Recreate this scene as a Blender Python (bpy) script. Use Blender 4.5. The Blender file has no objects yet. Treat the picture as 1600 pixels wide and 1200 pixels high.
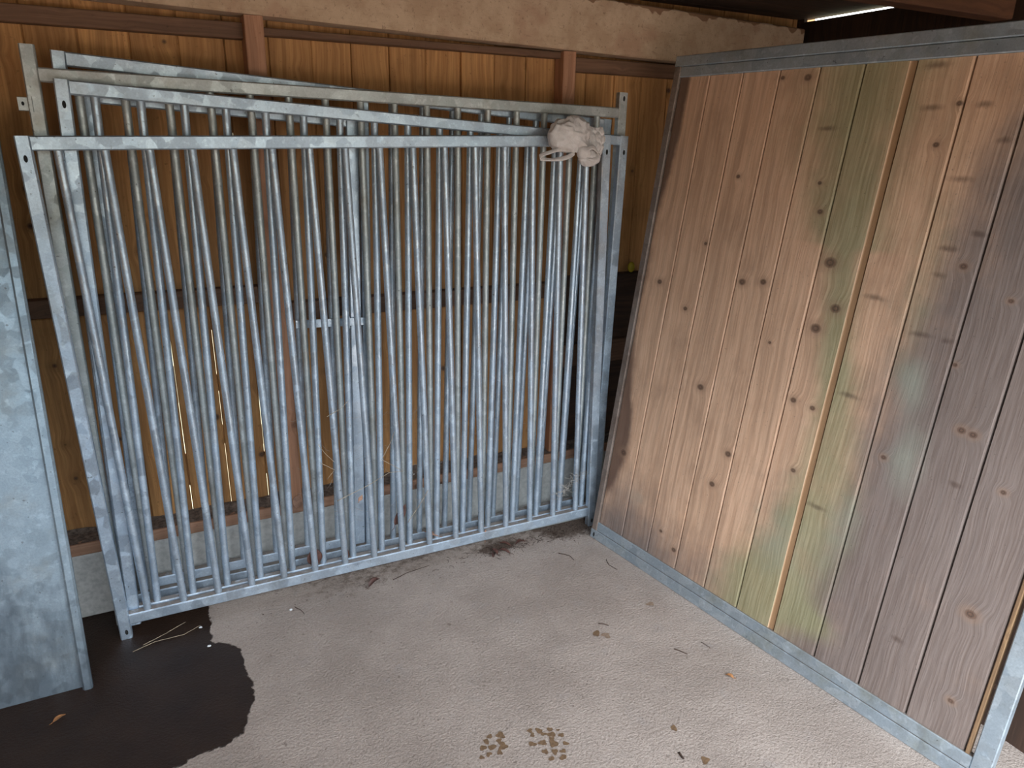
import bpy, math, random
import numpy as np
from mathutils import Vector, Matrix, noise

C = bpy.context.scene.collection
SC = bpy.context.scene
rnd = random.Random(7)
ROOF_Y = -0.50        # the roof and side walls end here; the front is open

# ------------------------------------------------------------------ camera
cd = bpy.data.cameras.new('camera')
cam = bpy.data.objects.new('camera', cd)
C.objects.link(cam)
cd.sensor_width = 36.0
cd.lens = 1126 / 1600 * 36.0
cd.clip_start = 0.02
right = Vector((0.8943, -0.4471, 0.0190)).normalized()
fwd = Vector((0.4292, 0.8449, -0.3193)).normalized()
up = right.cross(fwd).normalized()
right = fwd.cross(up).normalized()
M4 = Matrix((right, up, -fwd)).transposed().to_4x4()
M4.translation = Vector((0, 0, 1.81))
cam.matrix_world = M4
SC.camera = cam

# ------------------------------------------------------------------ world: overcast daylight outside the open front
w = bpy.data.worlds.new('overcast_sky')
SC.world = w
w.use_nodes = True
nt = w.node_tree
bg = nt.nodes['Background']
tc = nt.nodes.new('ShaderNodeTexCoord')
sp = nt.nodes.new('ShaderNodeSeparateXYZ')
cr = nt.nodes.new('ShaderNodeValToRGB')
nt.links.new(tc.outputs['Generated'], sp.inputs[0])
nt.links.new(sp.outputs['Z'], cr.inputs[0])
# dull ground, a belt of trees and buildings in front of the shed, overcast sky above it that is brightest high up
SKY = (0.70, 0.85, 1.0, 1)


def ramp_node(stops):
    r = nt.nodes.new('ShaderNodeValToRGB')
    nt.links.new(sp.outputs['Z'], r.inputs[0])
    e = r.color_ramp.elements
    e[0].position, e[0].color = stops[0]
    e[1].position, e[1].color = stops[-1]
    for p, c in stops[1:-1]:
        q = e.new(p)
        q.color = c
    return r


nt.nodes.remove(cr)
front = ramp_node([(0.0, (0.12, 0.11, 0.09, 1)), (0.08, (0.09, 0.11, 0.10, 1)), (0.17, (0.20, 0.24, 0.25, 1)), (0.30, SKY), (0.5, (1.3, 1.42, 1.55, 1)), (0.8, (1.3, 1.42, 1.55, 1))])
back = ramp_node([(0.0, (0.20, 0.20, 0.14, 1)), (0.02, (0.75, 0.75, 0.62, 1)), (0.12, (1.3, 1.35, 1.35, 1)), (0.8, (1.25, 1.35, 1.45, 1))])
mb_ = nt.nodes.new('ShaderNodeMapRange')
mb_.interpolation_type = 'SMOOTHSTEP'
nt.links.new(sp.outputs['Y'], mb_.inputs[0])
mb_.inputs[1].default_value = -0.15
mb_.inputs[2].default_value = 0.25
mw = nt.nodes.new('ShaderNodeMix')
mw.data_type = 'RGBA'
nt.links.new(mb_.outputs[0], mw.inputs[0])
nt.links.new(front.outputs[0], mw.inputs[6])
nt.links.new(back.outputs[0], mw.inputs[7])
nt.links.new(mw.outputs[2], bg.inputs[0])
bg.inputs[1].default_value = 1.0


def portal(name, loc, rot, sx, sy):
    l = bpy.data.lights.new(name, 'AREA')
    l.shape = 'RECTANGLE'
    l.size, l.size_y = sx, sy
    l.cycles.is_portal = True
    o = bpy.data.objects.new(name, l)
    C.objects.link(o)
    o.location = loc
    o.rotation_euler = rot


portal('front_opening_portal', (0.7, ROOF_Y - 0.02, 1.2), (math.radians(90), 0, 0), 4.9, 2.5)

SC.view_settings.view_transform = 'Standard'
SC.view_settings.look = 'None'
SC.view_settings.gamma = 1.0
SC.view_settings.exposure = 3.3


# ------------------------------------------------------------------ node helper
class NB:
    def __init__(s, name):
        s.m = bpy.data.materials.new(name)
        s.m.use_nodes = True
        s.t = s.m.node_tree
        s.b = s.t.nodes['Principled BSDF']
        s.out = s.t.nodes['Material Output']

    def n(s, typ, **kw):
        x = s.t.nodes.new('ShaderNode' + typ)
        for k, v in kw.items():
            setattr(x, k, v)
        return x

    def put(s, sock, v):
        if v is None:
            return
        if isinstance(v, (int, float)):
            try:
                sock.default_value = v
            except Exception:
                sock.default_value = (v,) * len(sock.default_value)
        elif isinstance(v, (tuple, list)):
            if len(v) == 3 and len(sock.default_value) == 4:
                v = tuple(v) + (1,)
            sock.default_value = v
        else:
            s.t.links.new(v, sock)

    def math(s, op, a, b=None, c=None, clamp=False):
        x = s.n('Math', operation=op, use_clamp=clamp)
        s.put(x.inputs[0], a)
        s.put(x.inputs[1], b)
        s.put(x.inputs[2], c)
        return x.outputs[0]

    def vmath(s, op, a, b=None):
        x = s.n('VectorMath', operation=op)
        s.put(x.inputs[0], a)
        s.put(x.inputs[1], b)
        return x.outputs['Value'] if op in ('LENGTH', 'DISTANCE', 'DOT_PRODUCT') else x.outputs[0]

    def mix(s, f, a, b, mode='MIX'):
        x = s.n('Mix', data_type='RGBA', blend_type=mode)
        s.put(x.inputs[0], f)
        s.put(x.inputs[6], a)
        s.put(x.inputs[7], b)
        return x.outputs[2]

    def noise(s, vec, scale, detail=2.0, rough=0.5, col=False, dist=0.0):
        x = s.n('TexNoise')
        s.put(x.inputs['Vector'], vec)
        x.inputs['Scale'].default_value = scale
        x.inputs['Detail'].default_value = detail
        x.inputs['Roughness'].default_value = rough
        x.inputs['Distortion'].default_value = dist
        return x.outputs['Color' if col else 'Fac']

    def ramp(s, f, lo, hi, a=0.0, b=1.0, smooth=True):
        x = s.n('MapRange', interpolation_type='SMOOTHSTEP' if smooth else 'LINEAR')
        s.put(x.inputs[0], f)
        s.put(x.inputs[1], lo)
        s.put(x.inputs[2], hi)
        s.put(x.inputs[3], a)
        s.put(x.inputs[4], b)
        return x.outputs[0]

    def obj(s):
        return s.n('TexCoord').outputs['Object']

    def attr(s, name):
        return s.n('Attribute', attribute_name=name)

    def bump(s, h, strength=0.3, dist=0.01):
        x = s.n('Bump')
        x.inputs['Strength'].default_value = strength
        x.inputs['Distance'].default_value = dist
        s.put(x.inputs['Height'], h)
        s.t.links.new(x.outputs[0], s.b.inputs['Normal'])

    def set(s, **kw):
        for k, v in kw.items():
            s.put(s.b.inputs[k.replace('_', ' ')], v)
        return s.m


def galv(name, c0, c1, dirt=(0.20, 0.18, 0.13), dirt_amt=0.25, rough=0.5, metal=0.35, spangle=22.0, streaks=False):
    b = NB(name)
    v = b.obj()
    wv = b.vmath('ADD', v, b.vmath('SCALE', b.noise(v, 14, 2, col=True), None))
    warp = b.n('VectorMath', operation='MULTIPLY_ADD')
    b.put(warp.inputs[0], b.noise(v, 18, 2, col=True))
    warp.inputs[1].default_value = (0.03, 0.03, 0.03)
    b.put(warp.inputs[2], v)
    vo = b.n('TexVoronoi')
    b.put(vo.inputs['Vector'], warp.outputs[0])
    vo.inputs['Scale'].default_value = spangle
    cell = b.n('SeparateColor')
    b.put(cell.inputs[0], vo.outputs['Color'])
    col = b.mix(cell.outputs[0], c0, c1)
    fine = b.noise(v, 160, 3, 0.7)
    col = b.mix(b.ramp(fine, 0.35, 0.75, 0.0, 0.4), col, tuple(x * 0.68 for x in c0))
    col = b.mix(b.ramp(b.noise(v, 48, 3, 0.6), 0.55, 0.72, 0.0, 0.45), col, tuple(min(1, x * 1.35) for x in c1))
    big = b.noise(v, 5.5, 4, 0.65)
    col = b.mix(b.ramp(big, 0.5, 0.75, 0.0, dirt_amt), col, dirt)
    speck = b.noise(v, 75, 2, 0.5)
    col = b.mix(b.ramp(speck, 0.70, 0.76, 0.0, 0.6), col, (0.09, 0.085, 0.08))
    gn = b.n('SeparateXYZ')
    b.put(gn.inputs[0], b.n('NewGeometry').outputs['True Normal'])
    dust = b.ramp(gn.outputs[2], 0.75, 0.97, 0, 1)
    dust = b.math('MULTIPLY', dust, b.ramp(b.noise(v, 30, 4, 0.7), 0.25, 0.5, 0.45, 0.95))
    col = b.mix(dust, col, b.mix(fine, (0.15, 0.115, 0.09), (0.27, 0.22, 0.18)))
    metal = b.math('MULTIPLY', b.math('SUBTRACT', 1.0, dust), metal)
    if streaks:
        sx = b.n('SeparateXYZ')
        b.put(sx.inputs[0], v)
        sv = b.noise(b.vmath('MULTIPLY', v, (1.0, 0.3, 0.3)), 16, 4, 0.6)
        low = b.math('ADD', b.ramp(sx.outputs[2], 0.75, 0.0, 0, 0.75), b.math('MULTIPLY', b.math('SUBTRACT', sv, 0.5), 1.3))
        col = b.mix(b.ramp(low, 0.25, 0.8, 0, 0.8), col, (0.10, 0.125, 0.15))
    b.bump(fine, 0.15, 0.002)
    return b.set(Base_Color=col, Metallic=metal, Roughness=b.ramp(cell.outputs[1], 0, 1, rough - 0.08, rough + 0.12))


def wood(name, light, dark, knots=None, stain=False, rough=0.75, knot_amt=0.8, tint=0.35, fine=1.0, bumpk=0.25):
    """gc attribute: x across the grain (m), y along it (m), z a number per board"""
    b = NB(name)
    a = b.attr('gc').outputs['Vector']
    sep = b.n('SeparateXYZ')
    b.put(sep.inputs[0], a)
    gx, gy, gz = sep.outputs
    off = b.math('MULTIPLY', gz, 37.0)
    # knots
    if knots:
        cur = None
        for kx, ky, kr in knots:
            d = b.vmath('SUBTRACT', a, (kx, ky, 0))
            d = b.vmath('MULTIPLY', d, (1 / (kr * 1.0), 1 / (kr * 0.8), 0))
            f = b.math('SUBTRACT', 1.0, b.vmath('LENGTH', d))
            cur = f if cur is None else b.math('MAXIMUM', cur, f)
        kd = cur        # 1 at centre, 0 at rim, negative outside
    else:
        cv = b.n('CombineXYZ')
        b.put(cv.inputs[0], gx)
        b.put(cv.inputs[1], b.math('ADD', gy, b.math('MULTIPLY', gz, 3.7)))
        cv.inputs[2].default_value = 0
        vo = b.n('TexVoronoi', voronoi_dimensions='2D')
        b.put(vo.inputs['Vector'], cv.outputs[0])
        vo.inputs['Scale'].default_value = 6.0
        sc = b.n('SeparateColor')
        b.put(sc.inputs[0], vo.outputs['Color'])
        kr = b.ramp(sc.outputs[0], 0.55, 1.0, -0.02, 0.13, False)
        kd = b.math('DIVIDE', b.math('SUBTRACT', kr, vo.outputs['Distance']), 0.13)
    if stain:
        cur = None
        for kx, ky, rx, ry in SPIKES:
            d = b.vmath('SUBTRACT', a, (kx, ky, 0))
            d = b.vmath('MULTIPLY', d, (1 / (rx * 1.3), 1 / ry, 0))
            f = b.math('SUBTRACT', 1.0, b.vmath('LENGTH', d))
            cur = f if cur is None else b.math('MAXIMUM', cur, f)
        spk = b.math('ADD', cur, b.math('MULTIPLY', b.math('SUBTRACT', b.noise(a, 40, 3), 0.5), 1.2))
    halo = b.ramp(kd, -2.2, 0.4)
    # grain
    gv = b.n('CombineXYZ')
    wig = b.math('MULTIPLY', b.math('SUBTRACT', b.noise(a, 2.2, 2), 0.5), 0.05)
    b.put(gv.inputs[0], b.math('ADD', b.math('ADD', gx, wig), b.math('MULTIPLY', halo, 0.012)))
    b.put(gv.inputs[1], b.math('MULTIPLY', gy, 0.035))
    b.put(gv.inputs[2], off)
    g1 = b.noise(gv.outputs[0], 95 * fine, 3, 0.65)
    g2 = b.noise(gv.outputs[0], 28 * fine, 2, 0.5)
    col = b.mix(b.ramp(g1, 0.3, 0.72), dark, light)
    col = b.mix(b.ramp(g2, 0.42, 0.7, 0, 0.5), col, tuple(x * 0.62 for x in dark))
    # board to board tint
    t = b.noise(b.vmath('MULTIPLY', a, (0, 0, 91.3)), 1.0, 0)
    col = b.mix(b.ramp(t, 0.3, 0.7, tint, 0.0), col, tuple(x * 0.5 for x in dark))
    blot = b.noise(b.vmath('MULTIPLY', a, (1, 0.6, 17.0)), 7, 4, 0.6)
    col = b.mix(b.ramp(blot, 0.48, 0.75, 0, 0.45), col, tuple(x * 0.55 for x in dark))
    if stain:
        st = b.n('SeparateColor')
        b.put(st.inputs[0], b.attr('stain').outputs['Color'])
        n1 = b.noise(a, 5, 5, 0.6)
        n2 = b.math('MULTIPLY', b.math('SUBTRACT', n1, 0.5), 0.8)
        grey = b.ramp(b.math('ADD', st.outputs[1], n2), 0.1, 0.9, 0, 0.92)
        gr = b.mix(b.ramp(g1, 0.3, 0.72), (0.130, 0.100, 0.089), (0.195, 0.158, 0.144))
        col = b.mix(grey, col, gr)
        green = b.ramp(b.math('ADD', st.outputs[0], n2), 0.1, 0.95, 0, 0.85)
        gg = b.mix(b.ramp(g1, 0.3, 0.72), (0.22, 0.20, 0.10), (0.34, 0.315, 0.18))
        col = b.mix(green, col, gg)
        pale = b.ramp(b.math('ADD', b.attr('pale').outputs['Fac'], n2), 0.1, 1.0, 0, 0.7)
        col = b.mix(pale, col, (0.30, 0.315, 0.25))
        dk = b.ramp(b.math('ADD', st.outputs[2], n2), 0.35, 0.85, 0, 0.85)
        col = b.mix(dk, col, b.mix(n1, (0.035, 0.02, 0.016), (0.15, 0.075, 0.05)))
        col = b.mix(b.ramp(b.attr('raw').outputs['Fac'], 0.3, 0.7), col, b.mix(g1, (0.27, 0.14, 0.062), (0.42, 0.255, 0.135)))
        sp2 = b.noise(a, 130, 2, 0.6)
        col = b.mix(b.ramp(sp2, 0.68, 0.74, 0, 0.5), col, (0.06, 0.05, 0.04))
    else:
        sp2 = b.noise(a, 60, 3, 0.7)
        col = b.mix(b.ramp(sp2, 0.62, 0.74, 0, 0.45), col, tuple(x * 0.3 for x in dark))
    col = b.mix(b.ramp(kd, -1.0, 0.3, 0, 0.45 * knot_amt), col, tuple(x * 0.5 for x in dark))
    if stain:
        col = b.mix(b.ramp(spk, -0.5, 0.9, 0, 0.6), col, (0.07, 0.038, 0.024))
    rings = b.math('SINE', b.math('MULTIPLY', kd, 16))
    kc = b.mix(b.ramp(rings, -1, 1), (0.045, 0.022, 0.014), (0.12, 0.06, 0.035))
    col = b.mix(b.ramp(kd, 0.15, 0.55, 0, knot_amt), col, kc)
    b.bump(b.math('ADD', g1, b.math('MULTIPLY', b.math('MAXIMUM', kd, 0.0), -0.4)), bumpk, 0.004)
    return b.set(Base_Color=col, Roughness=rough)


def plain(name, col, rough=0.6, var=0.3, scale=30, bumps=0.0, metal=0.0):
    b = NB(name)
    v = b.obj()
    n = b.noise(v, scale, 4, 0.65)
    c = b.mix(b.ramp(n, 0.3, 0.7, 0, 1), tuple(x * (1 - var) for x in col), tuple(min(1, x * (1 + var)) for x in col))
    if bumps:
        b.bump(n, bumps, 0.004)
    return b.set(Base_Color=c, Roughness=rough, Metallic=metal)


KN = [(0.882, 1.452, 0.034), (0.941, 1.303, 0.028), (0.887, 1.222, 0.030), (0.544, 1.33, 0.023), (0.636, 1.345, 0.020),
      (0.453, 0.883, 0.023), (1.592, 0.501, 0.024), (1.613, 0.214, 0.014), (1.425, 1.026, 0.018), (1.458, 1.023, 0.018),
      (0.868, 0.953, 0.018), (0.947, 0.947, 0.016), (0.933, 0.706, 0.015), (0.607, 0.519, 0.020), (0.65, 0.664, 0.022),
      (0.128, 1.263, 0.019), (0.295, 1.178, 0.016), (0.333, 1.451, 0.012), (0.53, 2.07, 0.013), (0.633, 2.066, 0.022),
      (0.799, 1.617, 0.017), (0.772, 1.713, 0.012), (1.356, 1.211, 0.011), (1.451, 1.423, 0.012), (0.72, 1.132, 0.010),
      (0.424, 1.718, 0.014), (1.227, 0.866, 0.014), (1.302, 1.5, 0.018), (1.576, 0.888, 0.013), (0.403, 0.216, 0.013),
      (0.49, 0.168, 0.018), (0.105, 0.47, 0.026), (1.165, 1.965, 0.015), (1.129, 1.846, 0.015)]

SPIKES = [(1.07, 2.078, 0.027, 0.01), (1.085, 1.955, 0.026, 0.01), (1.234, 1.96, 0.018, 0.01), (1.314, 1.861, 0.017, 0.01), (1.229, 1.749, 0.025, 0.01), (1.242, 1.545, 0.022, 0.01), (1.242, 1.464, 0.018, 0.01), (1.315, 1.597, 0.018, 0.01), (1.066, 1.363, 0.025, 0.01), (1.234, 1.277, 0.03, 0.01), (1.315, 1.275, 0.014, 0.01), (1.065, 1.029, 0.03, 0.01), (1.055, 0.614, 0.031, 0.01), (1.451, 0.861, 0.015, 0.01), (0.753, 1.894, 0.024, 0.01), (1.422, 0.311, 0.018, 0.01)]

MT = {}
MT['galv_front'] = galv('galvanised_steel', (0.46, 0.55, 0.65), (0.60, 0.69, 0.78), metal=0.75, rough=0.42)
MT['galv_dull'] = galv('galvanised_steel_dusty', (0.46, 0.49, 0.48), (0.58, 0.60, 0.59), dirt=(0.26, 0.22, 0.16), dirt_amt=0.55, metal=0.6, rough=0.48)
MT['galv_panel'] = galv('galvanised_steel_mossy', (0.36, 0.42, 0.47), (0.48, 0.54, 0.58), dirt=(0.22, 0.22, 0.15), dirt_amt=0.5, metal=0.6, rough=0.46)
MT['galv_rust'] = galv('galvanised_steel_brown', (0.20, 0.15, 0.12), (0.27, 0.21, 0.175), dirt=(0.10, 0.06, 0.04), dirt_amt=0.8, metal=0.25)
MT['sheet'] = galv('galvanised_sheet', (0.29, 0.355, 0.40), (0.345, 0.41, 0.455), dirt=(0.30, 0.27, 0.20), dirt_amt=0.3, spangle=30, metal=0.6, rough=0.5, streaks=True)
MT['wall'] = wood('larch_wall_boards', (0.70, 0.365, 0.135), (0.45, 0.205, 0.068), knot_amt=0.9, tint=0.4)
MT['partition'] = wood('partition_boards', (0.74, 0.475, 0.315), (0.58, 0.345, 0.215), knots=KN, stain=True, tint=0.14, knot_amt=0.8, bumpk=0.35, fine=1.5)
MT['post'] = wood('post_wood', (0.52, 0.27, 0.16), (0.40, 0.19, 0.105), tint=0.1, knot_amt=0.5)
MT['rail_brown'] = wood('brown_rail_wood', (0.24, 0.125, 0.07), (0.15, 0.075, 0.042), tint=0.3)
MT['sill'] = wood('sill_wood', (0.48, 0.27, 0.17), (0.36, 0.19, 0.115), tint=0.1)
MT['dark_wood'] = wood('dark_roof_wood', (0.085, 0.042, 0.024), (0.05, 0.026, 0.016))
MT['roof_beam'] = wood('roof_beam_wood', (0.25, 0.105, 0.05), (0.16, 0.066, 0.033), fine=0.6)
MT['edge_wood'] = wood('edge_strip_wood', (0.30, 0.18, 0.09), (0.17, 0.095, 0.048), tint=0.1)
MT['dust'] = plain('dust_and_litter', (0.16, 0.12, 0.095), 0.95, 0.5, 60, 0.6)
MT['hole'] = plain('hole_shadow', (0.012, 0.012, 0.012), 0.9, 0.1)
MT['upstand'] = plain('pale_concrete', (0.47, 0.46, 0.43), 0.9, 0.16, 40, 0.3)
MT['leaf_dark'] = plain('dead_leaf_dark', (0.085, 0.035, 0.025), 0.6, 0.4, 60)
MT['leaf_tan'] = plain('dead_leaf_tan', (0.34, 0.19, 0.125), 0.7, 0.3, 60)
MT['leaf_orange'] = plain('dead_leaf_orange', (0.32, 0.14, 0.05), 0.6, 0.3, 60)
MT['straw'] = plain('dry_straw', (0.40, 0.31, 0.21), 0.8, 0.25, 60)
MT['twig'] = plain('dark_twig', (0.055, 0.03, 0.02), 0.85, 0.4, 60)
MT['stain'] = plain('damp_brown_stain', (0.165, 0.10, 0.055), 0.55, 0.25, 120)
MT['stain2'] = plain('faint_damp_stain', (0.24, 0.165, 0.115), 0.6, 0.25, 120)
MT['yellow'] = plain('yellow_plastic', (0.55, 0.42, 0.03), 0.5, 0.15)
MT['white'] = plain('white_chip', (0.7, 0.7, 0.7), 0.6, 0.1)
MT['web'] = plain('cobweb_silk', (0.45, 0.40, 0.35), 0.9, 0.3, 60)


def bag_mat():
    b = NB('thin_white_plastic')
    v = b.obj()
    n = b.noise(v, 60, 4, 0.7, dist=1.2)
    c = b.mix(b.ramp(n, 0.3, 0.7), (0.80, 0.73, 0.70), (0.93, 0.88, 0.86))
    b.bump(b.noise(v, 90, 3, 0.6, dist=2.0), 0.35, 0.006)
    b.set(Base_Color=c, Roughness=0.38)
    tr = b.n('BsdfTranslucent')
    b.put(tr.inputs[0], (0.8, 0.72, 0.68))
    mx = b.n('MixShader')
    mx.inputs[0].default_value = 0.25
    b.t.links.new(b.b.outputs[0], mx.inputs[1])
    b.t.links.new(tr.outputs[0], mx.inputs[2])
    b.t.links.new(mx.outputs[0], b.out.inputs[0])
    return b.m


MT['bag'] = bag_mat()


def beam_mat():
    b = NB('peeling_beam_surface')
    a = b.attr('gc').outputs['Vector']
    n = b.noise(a, 9, 5, 0.65)
    f = b.noise(b.vmath('MULTIPLY', a, (1, 0.12, 1)), 130, 3, 0.7)
    c = b.mix(b.ramp(n, 0.35, 0.65), (0.48, 0.325, 0.21), (0.60, 0.43, 0.29))
    c = b.mix(b.ramp(b.noise(a, 3.2, 4, 0.6), 0.52, 0.66, 0, 0.55), c, (0.42, 0.24, 0.155))
    c = b.mix(b.ramp(b.noise(a, 60, 4, 0.8), 0.56, 0.70, 0, 0.65), c, (0.15, 0.085, 0.05))
    c = b.mix(b.ramp(f, 0.55, 0.75, 0, 0.35), c, (0.2, 0.12, 0.08))
    # bare wood where the surface has flaked off along the upper edge
    sep = b.n('SeparateXYZ')
    b.put(sep.inputs[0], a)
    edge = b.math('ADD', sep.outputs[0], b.math('MULTIPLY', b.math('SUBTRACT', b.noise(a, 11, 2, 0.5), 0.5), 0.11))
    c = b.mix(b.ramp(edge, 0.197, 0.2015, 0, 0.9), c, (0.23, 0.115, 0.06))
    b.bump(b.noise(a, 70, 4, 0.7), 0.35, 0.004)
    return b.set(Base_Color=c, Roughness=0.9)


MT['beam'] = beam_mat()


# ------------------------------------------------------------------ mesh builder
class MB:
    def __init__(s):
        s.v, s.f, s.g, s.sm = [], [], [], []
        s.extra = {}

    def add(s, vs, fs, gs=None, smooth=False):
        k = len(s.v)
        s.v += [tuple(x) for x in vs]
        s.g += [tuple(x) for x in (gs if gs is not None else vs)]
        s.f += [tuple(i + k for i in f) for f in fs]
        s.sm += [smooth] * len(fs)

    def bar8(s, mp, axis, lo, hi, bev=0.004, gcf=None):
        """rounded box between local corners lo, hi (u, v, w), long edges along axis bevelled, mapped by mp"""
        o = [i for i in range(3) if i != axis]
        a0, a1, b0, b1 = lo[o[0]], hi[o[0]], lo[o[1]], hi[o[1]]
        bv = min(bev, (a1 - a0) * 0.3, (b1 - b0) * 0.3)
        ring = [(a0 + bv, b0), (a1 - bv, b0), (a1, b0 + bv), (a1, b1 - bv), (a1 - bv, b1), (a0 + bv, b1), (a0, b1 - bv), (a0, b0 + bv)]
        loc = []
        for e in (lo[axis], hi[axis]):
            for a, b in ring:
                p = [0, 0, 0]
                p[axis] = e
                p[o[0]] = a
                p[o[1]] = b
                loc.append(tuple(p))
        fs = [tuple(reversed(range(8))), tuple(range(8, 16))]
        for i in range(8):
            j = (i + 1) % 8
            fs.append((i, j, j + 8, i + 8))
        s.add([mp(p) for p in loc], fs, [gcf(p) for p in loc] if gcf else None)

    def cyl(s, mp, axis, c, r, l0, l1, n=14):
        o = [i for i in range(3) if i != axis]
        loc = []
        for e in (l0, l1):
            for i in range(n):
                p = [0, 0, 0]
                p[axis] = e
                p[o[0]] = c[0] + r * math.cos(2 * math.pi * i / n)
                p[o[1]] = c[1] + r * math.sin(2 * math.pi * i / n)
                loc.append(p)
        vs = [mp(p) for p in loc]
        s.add(vs, [(i, (i + 1) % n, (i + 1) % n + n, i + n) for i in range(n)], None, True)
        s.add(vs[:n], [tuple(reversed(range(n)))])
        s.add(vs[n:], [tuple(range(n))])

    def tube(s, pts, radii, n=7):
        pts = [Vector(p) for p in pts]
        k = len(pts)
        if isinstance(radii, (int, float)):
            radii = [radii] * k
        vs = []
        prev = None
        for i, p in enumerate(pts):
            t = (pts[min(i + 1, k - 1)] - pts[max(i - 1, 0)]).normalized()
            if prev is None:
                prev = t.orthogonal().normalized()
            x = (prev - t * prev.dot(t)).normalized()
            prev = x
            y = t.cross(x)
            for j in range(n):
                a = 2 * math.pi * j / n
                vs.append(p + (x * math.cos(a) + y * math.sin(a)) * radii[i])
        fs = [(i * n + j, i * n + (j + 1) % n, (i + 1) * n + (j + 1) % n, (i + 1) * n + j) for i in range(k - 1) for j in range(n)]
        fs += [tuple(reversed(range(n))), tuple(range((k - 1) * n, k * n))]
        s.add(vs, fs, None, True)

    def grid(s, fn, nu, nv, gcf=None, smooth=True, thick=None):
        vs, gs = [], []
        for j in range(nv + 1):
            for i in range(nu + 1):
                p = fn(i / nu, j / nv)
                vs.append(p)
                gs.append(gcf(i / nu, j / nv) if gcf else p)
        fs = [(j * (nu + 1) + i, j * (nu + 1) + i + 1, (j + 1) * (nu + 1) + i + 1, (j + 1) * (nu + 1) + i) for j in range(nv) for i in range(nu)]
        s.add(vs, fs, gs, smooth)

    def build(s, name, mat, parent=None, base=None, subsurf=0, solid=0):
        me = bpy.data.meshes.new(name)
        off = Vector(base) if base is not None else Vector((0, 0, 0))
        me.from_pydata([tuple(Vector(p) - off) for p in s.v], [], s.f)
        at = me.attributes.new('gc', 'FLOAT_VECTOR', 'POINT')
        at.data.foreach_set('vector', np.array(s.g, dtype=np.float32).ravel())
        me.polygons.foreach_set('use_smooth', s.sm)
        for k, (typ, arr) in s.extra.items():
            e = me.attributes.new(k, typ, 'POINT')
            if typ == 'FLOAT':
                e.data.foreach_set('value', np.array(arr, dtype=np.float32))
            else:
                e.data.foreach_set('color', np.array(arr, dtype=np.float32).ravel())
        me.materials.append(MT[mat] if isinstance(mat, str) else mat)
        me.update()
        o = bpy.data.objects.new(name, me)
        C.objects.link(o)
        if parent is not None:
            o.parent = parent
        elif base is not None:
            o.location = off
        if solid:
            md = o.modifiers.new('solid', 'SOLIDIFY')
            md.thickness = solid
            md.offset = 0
        if subsurf:
            md = o.modifiers.new('sub', 'SUBSURF')
            md.levels = md.render_levels = subsurf
        return o


ID = lambda p: p


def tag(o, label=None, cat=None, group=None, kind=None):
    if label:
        o['label'] = label
    if cat:
        o['category'] = cat
    if group:
        o['group'] = group
    if kind:
        o['kind'] = kind
    return o


def empty(name, loc):
    o = bpy.data.objects.new(name, None)
    o.empty_display_size = 0.1
    o.location = loc
    C.objects.link(o)
    return o


def box(name, mat, lo, hi, axis=0, bev=0.003, base=None, across=None, rid=None):
    """axis-aligned timber with grain along axis"""
    m = MB()
    r = rnd.random() if rid is None else rid
    o = [i for i in range(3) if i != axis]
    m.bar8(ID, axis, lo, hi, bev, lambda p: (p[o[0]] + p[o[1]], p[axis], r))
    return m.build(name, mat, None, base if base is not None else ((lo[0] + hi[0]) / 2, (lo[1] + hi[1]) / 2, lo[2]))


# ------------------------------------------------------------------ floor
WET = [(0.042, 2.95), (0.042, 2.726), (0.041, 2.628), (0.026, 2.592), (0.032, 2.527), (0.015, 2.508), (0.061, 2.497), (0.116, 2.447), (0.126, 2.384),
       (0.124, 2.31), (0.135, 2.251), (0.136, 2.165), (0.116, 2.093), (0.101, 2.054), (0.079, 2.005), (0.028, 1.98), (-0.02, 1.967),
       (-0.075, 1.966), (-0.129, 1.953), (-0.3, 1.85), (-0.7, 1.7), (-1.7, 1.5), (-1.7, 2.95)]


def poly_sd(px, py, poly):
    d = np.full(px.shape, 1e9)
    ins = np.zeros(px.shape, bool)
    n = len(poly)
    for i in range(n):
        x0, y0 = poly[i]
        x1, y1 = poly[(i + 1) % n]
        ex, ey = x1 - x0, y1 - y0
        t = np.clip(((px - x0) * ex + (py - y0) * ey) / (ex * ex + ey * ey + 1e-12), 0, 1)
        d = np.minimum(d, np.hypot(px - x0 - t * ex, py - y0 - t * ey))
        c = ((y0 > py) != (y1 > py)) & (px < (x1 - x0) * (py - y0) / (y1 - y0 + 1e-12) + x0)
        ins ^= c
    return np.where(ins, -d, d)


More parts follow.
